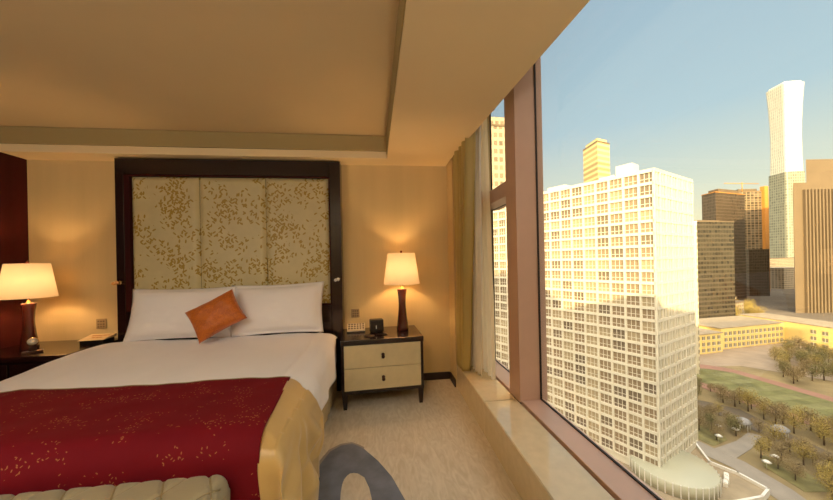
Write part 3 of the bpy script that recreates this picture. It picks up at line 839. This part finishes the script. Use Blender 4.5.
for d, n, nc, pw in ((LD, NLm, NL, .23), (RD, NRm, NR, .28)):
    for c in range(nc+1):
        s_ = c*CW; a = max(-.0, s_-pw); b2 = min(nc*CW, s_+pw)
        obox(body, A, d, n, a, b2, Z0, Z0+NF*FH, 0, PD+.1)
    for k in range(NF+1):
        z = Z0+k*FH
        obox(body, A, d, n, 0, nc*CW, z-.36 if k else z, z+.36 if k < NF else z+.5, .06, PD+.1)
tl_(body).build('wall', 'white_tower', at_)
# roof-top plant rooms and parapet
pr = MB()
obox(pr, A, LD, NLm, 5.5, 9.5, Z0+NF*FH, Z0+NF*FH+3.6, 2.5, 6.5)
obox(pr, A, LD, NLm, 10, 14, Z0+NF*FH, Z0+NF*FH+1.6, 3, 10)
tl_(pr).build('plant_room', 'white_tower', at_)
pr = MB()
obox(pr, A, LD, NLm, 24, 30, Z0+NF*FH, Z0+NF*FH+2.0, 3, 9)
tl_(pr).build('plant_room', 'white_tower', at_)
# one window of each kind, as local mesh looking along -y, then placed as copies
def win_mesh(kind, gl):
    m = MB()
    wd = CW-.46 if kind == 'L' else CW-.56
    z0, z1 = .36, FH-.36
    m.box(-wd/2, wd/2, .0, .04, z0, z1, mi=1)
    if kind == 'L':
        for k in range(0, 4): x = -wd/2+wd*k/3; m.box(x-.065, x+.065, -.10, .0, z0, z1)
        zz = z0+(z1-z0)*.36; m.box(-wd/2, wd/2, -.08, 0, zz-.06, zz+.06)
    else:
        m.box(-.26, .26, -.30, .0, z0, z1)
        for k in (-1, 1): x = k*wd*.31; m.box(x-.04, x+.04, -.08, .0, z0, z1)
        for k in (-1, 1): x = k*wd/2; m.box(x-.09, x+.09, -.20, .0, z0, z1)
    return m, gl
proto = {}
def place_win(kind, d, n, c, k, gl, bank):
    p = A+d*((c+.5)*CW)-n*(PD-.05); z = Z0+k*FH
    ang = math.atan2(n.y, n.x)+PI/2
    if bank is None:
        key = (kind, gl)
        if key not in proto:
            o = win_mesh(kind, gl)[0].build('window', ['white_tower', 'x_'+gl], at_); proto[key] = o
        else:
            o = proto[key].copy(); COL.objects.link(o); o.parent = at_
        o.location = (p.x-A.x, p.y-A.y, z-G); o.rotation_euler = (0, 0, ang)
    else:
        m = win_mesh(kind, gl)[0]; m.bm.transform(Matrix.Translation((p.x-A.x, p.y-A.y, z-G)) @ Matrix.Rotation(ang, 4, 'Z'))
        me = bpy.data.meshes.new('tmp'); m.bm.to_mesh(me); m.bm.free()
        n0 = len(bank.bm.faces); bank.bm.from_mesh(me); bpy.data.meshes.remove(me)
        bank.bm.faces.ensure_lookup_table()
        gi = {'win_l': 1, 'win_d': 2, 'win_p': 3, 'win_g': 4}[gl]
        for f_ in bank.bm.faces[n0:]:
            if f_.material_index == 1: f_.material_index = gi
rnd = random.Random(3)
bank = MB()
for k in range(NF):
    for c in range(NL):
        gl = rnd.choices(['win_l', 'win_d', 'win_p'], (5, 3, 3))[0]
        if c == 4: gl = 'win_p'
        place_win('L', LD, NLm, c, k, gl, None if c < 2 else bank)
    for c in range(NR):
        gl = rnd.choices(['win_g', 'win_p'], (4, 1))[0]
        place_win('R', RD, NRm, c, k, gl, None if c < 2 else bank)
o = bank.build('window', ['white_tower', 'x_win_l', 'x_win_d', 'x_win_p', 'x_win_g'], at_); o['kind'] = 'stuff'
# glass drum round the foot of the tower
dm = MB(); dm.lathe([(8.8, -2.98), (8.8, -.2), (8.5, 0), (0, .4)], (71.2, 68.6, -50.4), 64)
tl_(dm).build('entrance_drum', 'x_drum', at_)
db = MB()
for k in range(40):
    a = 2*PI*k/40; x, y = 71.2+8.82*math.cos(a), 68.6+8.82*math.sin(a)
    db.box(x-.07, x+.07, y-.07, y+.07, -53.38, -50.4)
tl_(db).build('drum_mullions', 'x_white', at_)
pod = thing('podium', 'low beige podium roof with white parapet under the white high-rise', 'podium', (85, 66, G))
pp = [(40, 58), (66, 58), (83.5, 58.9), (87.6, 60.6), (87.0, 66.2), (84.6, 70.7), (92, 83), (60, 125), (28, 118)]
m = MB().prism(pp, G, -53.4); m.bm.transform(Matrix.Translation((-85, -66, -G))); m.build('base', 'x_roof', pod)
m = MB()
for i in range(len(pp)):
    p, q = Vector(pp[i]), Vector(pp[(i+1) % len(pp)])
    d = (q-p).normalized(); n = Vector((d.y, -d.x)); obox(m, p, d, n, -.2, (q-p).length+.2, -54.2, -52.7, -.25, .25)
m.bm.transform(Matrix.Translation((-85, -66, -G))); m.build('parapet', 'x_white', pod)
for i, (x, y) in enumerate(((80, 63.5), (81.6, 64.5), (83.0, 65.6))):
    b2 = MB().box(-.8, .8, -.45, .45, 0, 1.0, .08); b2.box(-.6, .6, -.3, .3, 1.0, 1.15)
    o = b2.build('rooftop_unit', 'x_white'); o.location = (x, y, -53.4); o.rotation_euler = (0, 0, .7)
    tag(o, 'small white air unit in a row on the beige podium roof', 'air unit', 'air units on the podium roof')

def tower(name, label, cat, foot, z1, m, roof='x_blank', extra=None, z0=G):
    c = foot[0]
    t = thing(name, label, cat, (c[0], c[1], z0))
    mv = lambda mb: (mb.bm.transform(Matrix.Translation((-c[0], -c[1], -z0))), mb)[1]
    mv(MB().prism(foot, z0, z1)).build('wall', m, t)
    cx_ = sum(p[0] for p in foot)/len(foot); cy_ = sum(p[1] for p in foot)/len(foot)
    ins = lambda f: [(cx_+(p[0]-cx_)*f, cy_+(p[1]-cy_)*f) for p in foot]
    mv(MB().prism(ins(1.02), z1, z1+.8)).build('roof', roof, t)
    if extra:
        for (f, h, m2) in extra: mv(MB().prism(ins(f), z1+.8, z1+.8+h)).build('roof_house', m2, t)
    return t
tower('gold_tower', 'golden banded tower rising behind the white high-rise', 'tower', [(169.7, 237), (167.5, 217.3), (181.5, 222), (190, 246)], 91, 'x_goldf', 'x_blank', [(.8, 3, 'x_goldf')])
tower('beige_tower', 'beige tower beyond the far end of the white high-rise, seen past the mullion', 'tower', [(36, 146), (40, 122), (58, 123), (56, 150)], 57, 'x_beigef', 'x_blank', [(.7, 5, 'x_beigef')])
tower('slab_block', 'narrow pale apartment slab just right of the white high-rise', 'apartment building', [(150, 135), (153.5, 132), (158, 136), (153, 140)], 17.5, 'x_slabf', 'x_white')
tower('office_block', 'dark banded office block standing behind the school', 'office building', [(246, 214), (287.5, 218), (292, 245), (249, 242)], 28, 'x_dark1', 'x_blank', [(.6, 1.5, 'x_blank')])
tower('brown_tower', 'taller plain brown tower behind the dark banded block', 'office building', [(419.5, 354), (416, 334.5), (476, 348), (500, 372)], 80, 'x_dark2', 'x_orange', [(.72, 5, 'x_blank')])
ut = tower('unfinished_tower', 'unfinished tower with orange hoist, left of the tallest skyscraper', 'building site', [(555, 419), (604, 413), (640, 450), (590, 470)], 101, 'x_uc', 'x_blank', [(.6, 5, 'x_blank')])
h = MB().box(0, 7, 0, 6, G+57, 165)
h.bm.transform(Matrix.Translation((42, -9, 0))); h.build('hoist', 'x_orange', ut)
h = MB().tube([(10, -3, 158), (10, -3, 172)], .6, 6).tube([(-22, -3, 170), (40, -3, 170)], .5, 6); h.build('crane', 'x_orange', ut)
tower('low_tower', 'short dark block in front of the unfinished tower', 'office building', [(514, 372), (540, 367), (546, 382), (518, 386)], 8, 'x_dark2')

# tall flared skyscraper
ts = thing('skyscraper', 'tallest pale skyscraper with a flared top on the skyline', 'skyscraper', (1205, 775, G))
def ring(cx_, cy_, hw, n=6, ang=.2):
    pts = []
    for sx, sy in ((-1, -1), (1, -1), (1, 1), (-1, 1)):
        for k in range(n):
            a = {(-1, -1): PI, (1, -1): 1.5*PI, (1, 1): 0, (-1, 1): .5*PI}[(sx, sy)]+k/(n-1)*PI/2
            r = hw*.22
            x, y = sx*(hw-r)+r*math.cos(a), sy*(hw-r)+r*math.sin(a)
            pts.append((x*math.cos(ang)-y*math.sin(ang), x*math.sin(ang)+y*math.cos(ang)))
    return pts
def stack(prof, ang=-.215):
    m = MB(); prev = None; n = 24
    for hw, z in prof:
        cur = [m.bm.verts.new((x, y, z-G)) for x, y in ring(0, 0, hw, 6, ang)]
        if prev:
            d = 0
            for k in range(n):
                j = (k+1) % n
                f_ = m.bm.faces.new([prev[1][k], prev[1][j], cur[j], cur[k]])
                L = (cur[j].co-cur[k].co).length
                for l, q in zip(f_.loops, ((d, prev[0]), (d+L, prev[0]), (d+L, z), (d, z))): l[m.uv].uv = q
                d += L
        prev = (z, cur)
    m.bm.faces.new(prev[1])
    return m
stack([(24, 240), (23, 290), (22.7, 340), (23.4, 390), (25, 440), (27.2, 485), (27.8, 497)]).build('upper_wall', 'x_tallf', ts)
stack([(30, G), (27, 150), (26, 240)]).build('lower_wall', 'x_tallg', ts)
stack([(24, 497), (23.5, 503)]).build('crown', 'x_white', ts)

# ribbed brown slab at the right edge
rb = thing('ribbed_block', 'big ribbed brown office slab at the right edge of the view', 'office building', (402, 255, G))
def mv(mb): mb.bm.transform(Matrix.Translation((-402, -255, -G))); return mb
mv(MB().prism([(404, 255), (416.7, 253.5), (600, 233), (640, 300), (470, 297)], G, 71)).build('wall', 'x_blank', rb)
mv(MB().prism([(459, 279), (640, 259), (680, 330), (530, 322)], G, 103)).build('upper_block', 'x_blank', rb)
ribs = MB()
e0, e1 = Vector((413, 253.8)), Vector((530, 240.7)); dd_ = (e1-e0).normalized(); nn_ = Vector((dd_.y, -dd_.x))
for k in range(34):
    obox(ribs, e0, dd_, nn_, k*3.4, k*3.4+1.5, G, 64, -2.2, .2)
mv(ribs).build('facade_ribs', 'x_blank', rb)

# school: long yellow building, wing to the right, windows of their own
sc_ = thing('school', 'long yellow low-rise school beyond the sports field', 'school building', (225, 168, G))
def ms(mb): mb.bm.transform(Matrix.Translation((-225, -168, -G))); return mb
F1 = [(207, 165), (262, 171), (262, 196), (200, 190)]; F0 = [(176, 158), (203, 161), (200, 190), (172, 186)]; F2 = [(262, 176), (262, 60), (282, 60), (284, 196), (262, 196)]
ms(MB().prism(F1, G, -44)).build('wall', 'x_school', sc_)
ms(MB().prism(F0, G, -45.5)).build('side_wing', 'x_school', sc_)
ms(MB().prism(F2, G, -43)).build('right_wing', 'x_school', sc_)
for Fp, zt in ((F1, -44), (F0, -45.5), (F2, -43)):
    cx_ = sum(p[0] for p in Fp)/len(Fp); cy_ = sum(p[1] for p in Fp)/len(Fp)
    ms(MB().prism([(cx_+(p[0]-cx_)*1.02, cy_+(p[1]-cy_)*1.02) for p in Fp], zt, zt+.5)).build('roof', 'x_roof', sc_)
def wrow(p0, p1, n, z0, z1, wd, first=[None]):
    p0, p1 = Vector(p0), Vector(p1); d = (p1-p0).normalized(); ang = math.atan2(d.y, d.x)
    for k in range(n):
        p = p0+(p1-p0)*((k+.5)/n)
        if first[0] is None:
            m = MB().box(-.5, .5, -.18, .05, 0, 1, mi=1); m.box(-.55, .55, -.25, 0, -.05, .03); m.box(-.04, .04, -.22, 0, 0, 1)
            first[0] = m.build('window', ['x_white', 'x_schoolw'], sc_); o = first[0]
        else:
            o = first[0].copy(); COL.objects.link(o); o.parent = sc_
        o.location = (p.x-225, p.y-168, z0-G); o.rotation_euler = (0, 0, ang); o.scale = (wd, 1, z1-z0)
for z in (-55.8, -52.2, -48.4): wrow((209, 165.2), (261, 170.9), 14, z, z+2.2, 2.1)
for z in (-55.8, -52.2, -48.6): wrow((178, 158.2), (202, 160.9), 6, z, z+2., 2.2)
for z in (-55.6, -51.8, -47.8): wrow((262, 160), (262, 104), 11, z, z+2.2, 2.4)

# low rooftops further off
lows = [((300, 245), 34, 26, 9, 'low grey-brown block'), ((345, 280), 40, 22, 12, ''), ((390, 300), 30, 30, 10, ''), ((430, 330), 46, 24, 14, ''), ((520, 360), 60, 30, 22, ''), ((600, 400), 60, 40, 30, ''), ((660, 430), 70, 40, 34, ''), ((360, 335), 40, 26, 10, ''), ((700, 500), 120, 40, 40, ''), ((880, 600), 160, 60, 48, ''), ((560, 330), 50, 26, 14, ''), ((330, 250), 18, 14, 13, ''), ((415, 318), 22, 16, 17, ''), ((470, 345), 30, 20, 9, ''), ((480, 390), 50, 30, 16, ''), ((440, 372), 24, 14, 9, ''), ((560, 395), 50, 24, 12, '')]
busy = [(246, 214, 292, 245), (414, 334, 500, 392), (536, 413, 640, 475), (514, 367, 546, 386), (404, 233, 680, 330), (1160, 730, 1250, 820)]
for i, ((x, y), w_, d_, h_, _) in enumerate(lows):
    bb = (x-d_*.4, y-2, x+w_*1.05, y+d_+w_*.4)
    if any(bb[0] < q[2] and bb[2] > q[0] and bb[1] < q[3] and bb[3] > q[1] for q in busy): continue
    busy.append(bb)
    t = thing('low_building', 'low brown-roofed building among those filling the distance between the towers', 'building', (x, y, G), .15+.1*(i % 3), 'low buildings in the distance')
    MB().prism([(0, 0), (w_, 0), (w_, d_), (0, d_)], 0, h_).build('wall', 'x_lowf', t)
    MB().prism([(-.5, -.5), (w_+.5, -.5), (w_+.5, d_+.5), (-.5, d_+.5)], h_, h_+.8).build('roof', 'x_blank' if i % 2 else 'x_roof', t)

# --- trees: leafy crown of many small leaf clumps on a trunk with limbs
def tree_proto(name, leafm, h_, cr, seed, dens):
    rg = random.Random(seed)
    t = bpy.data.objects.new(name, None); COL.objects.link(t)
    tr = MB(); tr.tube([(0, 0, 0), (.05, .02, h_*.35), (0, .05, h_*.7)], [.22, .16, .07], 7)
    for k in range(5):
        a = k*1.26+rg.random(); z = h_*(.32+.07*k)
        tr.tube([(0, 0, z), (cr*.45*math.cos(a), cr*.45*math.sin(a), z+h_*.16), (cr*.75*math.cos(a), cr*.75*math.sin(a), z+h_*.26)], [.09, .06, .03], 5)
    tr.build('trunk', 'x_bark', t)
    cr_ = MB()
    lobes = [(rg.uniform(-.5, .5)*cr, rg.uniform(-.5, .5)*cr, h_*rg.uniform(.38, .80), cr*rg.uniform(.45, .68)) for _ in range(11)]
    for _ in range(dens):
        lx, ly, lz, lr = rg.choice(lobes)
        v = Vector((rg.gauss(0, 1), rg.gauss(0, 1), rg.gauss(0, 1))).normalized()*lr*rg.uniform(.55, 1.05)
        c = Vector((lx, ly, lz))+v; s_ = rg.uniform(.08, .20)
        a1 = Vector((rg.gauss(0, 1), rg.gauss(0, 1), rg.gauss(0, 1))).normalized(); b1 = a1.orthogonal().normalized(); c1 = a1.cross(b1)
        cr_.face([c+b1*s_, c+c1*s_*.7, c-b1*s_, c-c1*s_*.7+a1*s_*.3])
    cr_.build('crown', leafm, t, recalc=False)
    return t
TP = {'b': tree_proto('tree', 'x_leaf_b', 7.5, 3.0, 1, 1500), 'y': tree_proto('tree', 'x_leaf_y', 8.5, 3.2, 2, 1500), 'g': tree_proto('tree', 'x_leaf_g', 8., 3.2, 4, 1600)}
TL = {('b', 0): 'leafy brown tree among the dry trees of the park below', ('y', 0): 'yellow-leaved tree standing among the brown park trees', ('g', 0): 'olive green tree standing among the brown park trees',
      ('b', 1): 'brown tree in the clump in front of the right wing of the school', ('y', 1): 'yellow tree in the clump in front of the right wing of the school', ('g', 1): 'olive tree in the clump in front of the right wing of the school',
      ('y', 2): 'golden tree beside the dark banded office block', ('y', 3): 'bright yellow tree at the near edge of the park, closest to the podium', ('b', 4): 'brown tree along the near side of the running track', ('g', 4): 'green tree along the near side of the running track'}
TG = {0: 'trees of the park', 1: 'trees in front of the school wing', 2: 'golden trees by the office block', 3: 'yellow trees at the podium', 4: 'trees along the running track'}
used = set()
def plant(kind, zone, x, y, s_):
    p = TP[kind]
    if kind in used: t = copy_tree(p)
    else: t = p; used.add(kind)
    t.location = (x, y, G+.1); t.rotation_euler = (0, 0, rnd.uniform(0, 6.28)); t.scale = (s_, s_, s_*rnd.uniform(.9, 1.1))
    tag(t, TL[(kind, zone)], 'tree', '%s trees, %s' % ({'b': 'brown', 'y': 'yellow', 'g': 'olive green'}[kind], TG[zone]))
def inpoly(x, y, P):
    c = False
    for i in range(len(P)):
        x1, y1 = P[i]; x2, y2 = P[i-1]
        if (y1 > y) != (y2 > y) and x < (x2-x1)*(y-y1)/(y2-y1)+x1: c = not c
    return c
def scatter(P, n, dmin, zone, kinds, s0, s1, avoid=()):
    pts = []; tries = 0
    xs_ = [p[0] for p in P]; ys_ = [p[1] for p in P]
    while len(pts) < n and tries < 6000:
        tries += 1
        x, y = rnd.uniform(min(xs_), max(xs_)), rnd.uniform(min(ys_), max(ys_))
        if not inpoly(x, y, P) or any(inpoly(x, y, q) for q in avoid): continue
        if any((x-a)**2+(y-b3)**2 < dmin**2 for a, b3 in pts): continue
        pts.append((x, y)); plant(rnd.choices(kinds[0], kinds[1])[0], zone, x, y, rnd.uniform(s0, s1))
roadp = [(112, 118), (127, 108), (133, 100), (130, 86), (128.5, 70), (126, 50), (117, 50), (119.5, 68.5), (121, 82), (122, 96), (117, 103), (106, 112)]
pathp = [(98, 81), (109, 84), (118, 88), (122, 84), (109, 78), (99, 75)]
scatter([(131, 110), (137, 110), (143, 84), (172, 84), (178, 60), (140, 52), (128, 52), (130, 80), (134, 98)], 85, 3.2, 0, ('byg', (7, 2, 1)), .75, 1.1, (roadp,))
scatter([(103, 64), (104, 90), (116, 104), (122, 96), (120, 70), (116, 54)], 34, 3.2, 0, ('byg', (8, 1, 1)), .55, .85, (roadp, pathp))
scatter([(104, 96), (130, 112), (140, 112), (136, 128), (112, 118)], 18, 4.2, 4, ('bg', (3, 1)), .5, .8, (roadp,))
scatter([(180, 116), (206, 116), (248, 132), (252, 160), (224, 152), (192, 128)], 46, 4.6, 1, ('byg', (5, 2, 3)), .8, 1.2)
scatter([(296, 232), (330, 230), (372, 268), (350, 300), (310, 260)], 30, 5.0, 2, ('y', (1,)), 1.2, 1.7)
scatter([(92.5, 48), (99, 62), (112, 62), (112, 48)], 9, 3.4, 3, ('y', (1,)), .8, 1.05)
# --- small things in the park
for i, (x, y) in enumerate(((118.4, 88.4), (124.4, 82.8))):
    t = thing('pavilion', ['grey oval-roofed pavilion by the park road, left of the two', 'grey oval-roofed pavilion by the park road, right of the two'][i], 'pavilion', (x, y, G+.1), .4)
    MB().lathe([(3.0, 2.6), (3.1, 2.75), (2.2, 3.3), (1.0, 3.8), (0, 4.0)], n=20, sy=.7).build('roof', 'x_grey', t)
    for k in range(6):
        a = k*PI/3; MB().lathe([(.1, 0), (.1, 2.7)], (2.5*math.cos(a), 1.7*math.sin(a), 0), 8).build('post', 'x_white', t)
for i, (x, y) in enumerate(((112.5, 86), (103.3, 83.6), (107.6, 72.8), (102.6, 71.2), (109.5, 88.6))):
    t = thing('parasol', 'small white parasol standing on the grass beside the grey path', 'parasol', (x, y, G+.15), 0, 'white parasols by the path')
    MB().lathe([(.04, 0), (.04, 2.3)], n=8).build('pole', 'x_white', t)
    MB().lathe([(1.0, 1.9), (.55, 2.25), (0, 2.5)], n=8).build('canopy', 'x_white', t)
# --- the hotel itself (the room is inside it) and its wing behind, whose shadow falls over the park
def block(name, x0, x1, y0, y1, z0, z1):
    m = MB().box(x0, x1, y0, y1, z0, z1); return struct(m.build(name, 'x_hotel'))
block('hotel_wall_lower', -26, 1.22, -34, 9, G, -.15)
block('hotel_wall_upper', -26, 1.22, -34, 9, 2.95, 30)
block('hotel_wall_rear', -26, 1.22, -34, -2.35, -.15, 2.95)
block('hotel_wall_left', -26, -3.35, -2.35, 9, -.15, 2.95)
block('hotel_wall_wing', 1.3, 24, -48, -26, G, 24)
block('hotel_wall_wing.001', 24, 118, -48, -26, G, 20)
block('hotel_wall_annex', 118, 166, -60, -30, G, 27)
block('hotel_wall_annex.001', 166, 260, -60, -30, G, 2)


# ------------------------------------------------------------------ sky and sun
w = bpy.data.worlds.new('evening_sky'); scn.world = w; w.use_nodes = True
nt = w.node_tree; bg = nt.nodes['Background']
tc = nt.nodes.new('ShaderNodeTexCoord'); sp = nt.nodes.new('ShaderNodeSeparateXYZ'); nt.links.new(tc.outputs['Generated'], sp.inputs[0])
r = nt.nodes.new('ShaderNodeValToRGB'); el = r.color_ramp.elements
stops = [(0.0, (206, 190, 142)), (.06, (204, 194, 154)), (.17, (180, 184, 166)), (.34, (146, 166, 172)), (.62, (130, 151, 164)), (.74, (200, 205, 210)), (1., (255, 255, 250))]
el[0].position = stops[0][0]; el[0].color = (*lin(stops[0][1]), 1); el[1].position = 1; el[1].color = (1.75, 1.72, 1.65, 1)
for p, c in stops[1:-1]:
    e = el.new(p); e.color = (*lin(c), 1)
nt.links.new(sp.outputs[2], r.inputs[0])
SUN_TRAVEL = Vector((.40, .917, -.307)).normalized()
# glow of the low sun on the side of the sky it stands in
dotn = nt.nodes.new('ShaderNodeVectorMath'); dotn.operation = 'DOT_PRODUCT'; nt.links.new(tc.outputs['Generated'], dotn.inputs[0]); dotn.inputs[1].default_value = -SUN_TRAVEL
g = math_n(nt, 'POWER', math_n(nt, 'MAXIMUM', dotn.outputs['Value'], 0.), 3.)
add = mixcol(nt, g, (0, 0, 0), (4.0, 3.0, 1.8))
ad = nt.nodes.new('ShaderNodeVectorMath'); ad.operation = 'ADD'; nt.links.new(r.outputs[0], ad.inputs[0]); nt.links.new(add, ad.inputs[1])
nt.links.new(ad.outputs[0], bg.inputs[0]); bg.inputs[1].default_value = 1.05
sd = bpy.data.lights.new('sun', 'SUN'); sd.energy = 4.5; sd.color = (1, .74, .36); sd.angle = R(.6)
so = bpy.data.objects.new('sun', sd); COL.objects.link(so); so.rotation_euler = SUN_TRAVEL.to_track_quat('-Z', 'Y').to_euler()

# ------------------------------------------------------------------ camera
cam = bpy.data.cameras.new('camera'); co = bpy.data.objects.new('camera', cam); COL.objects.link(co)
cam.sensor_width = 36; cam.lens = 305*36/833; cam.shift_y = 11.5/833; cam.clip_start = .02; cam.clip_end = 6000
th = math.atan(35.5/305); rho = math.atan(.0205)
co.matrix_world = Matrix.Translation((0, 0, 1.25)) @ Matrix.Rotation(-th, 4, 'Z') @ Matrix.Rotation(R(90), 4, 'X') @ Matrix.Rotation(-rho, 4, 'Z')
scn.camera = co
scn.view_settings.view_transform = 'Standard'; scn.view_settings.look = 'None'; scn.view_settings.exposure = .85; scn.view_settings.gamma = 1
scn.view_settings.use_curve_mapping = False
scn.cycles.use_denoising = True
scn.cycles.max_bounces = 10; scn.cycles.diffuse_bounces = 6; scn.cycles.transparent_max_bounces = 12
scn.cycles.sample_clamp_indirect = 6
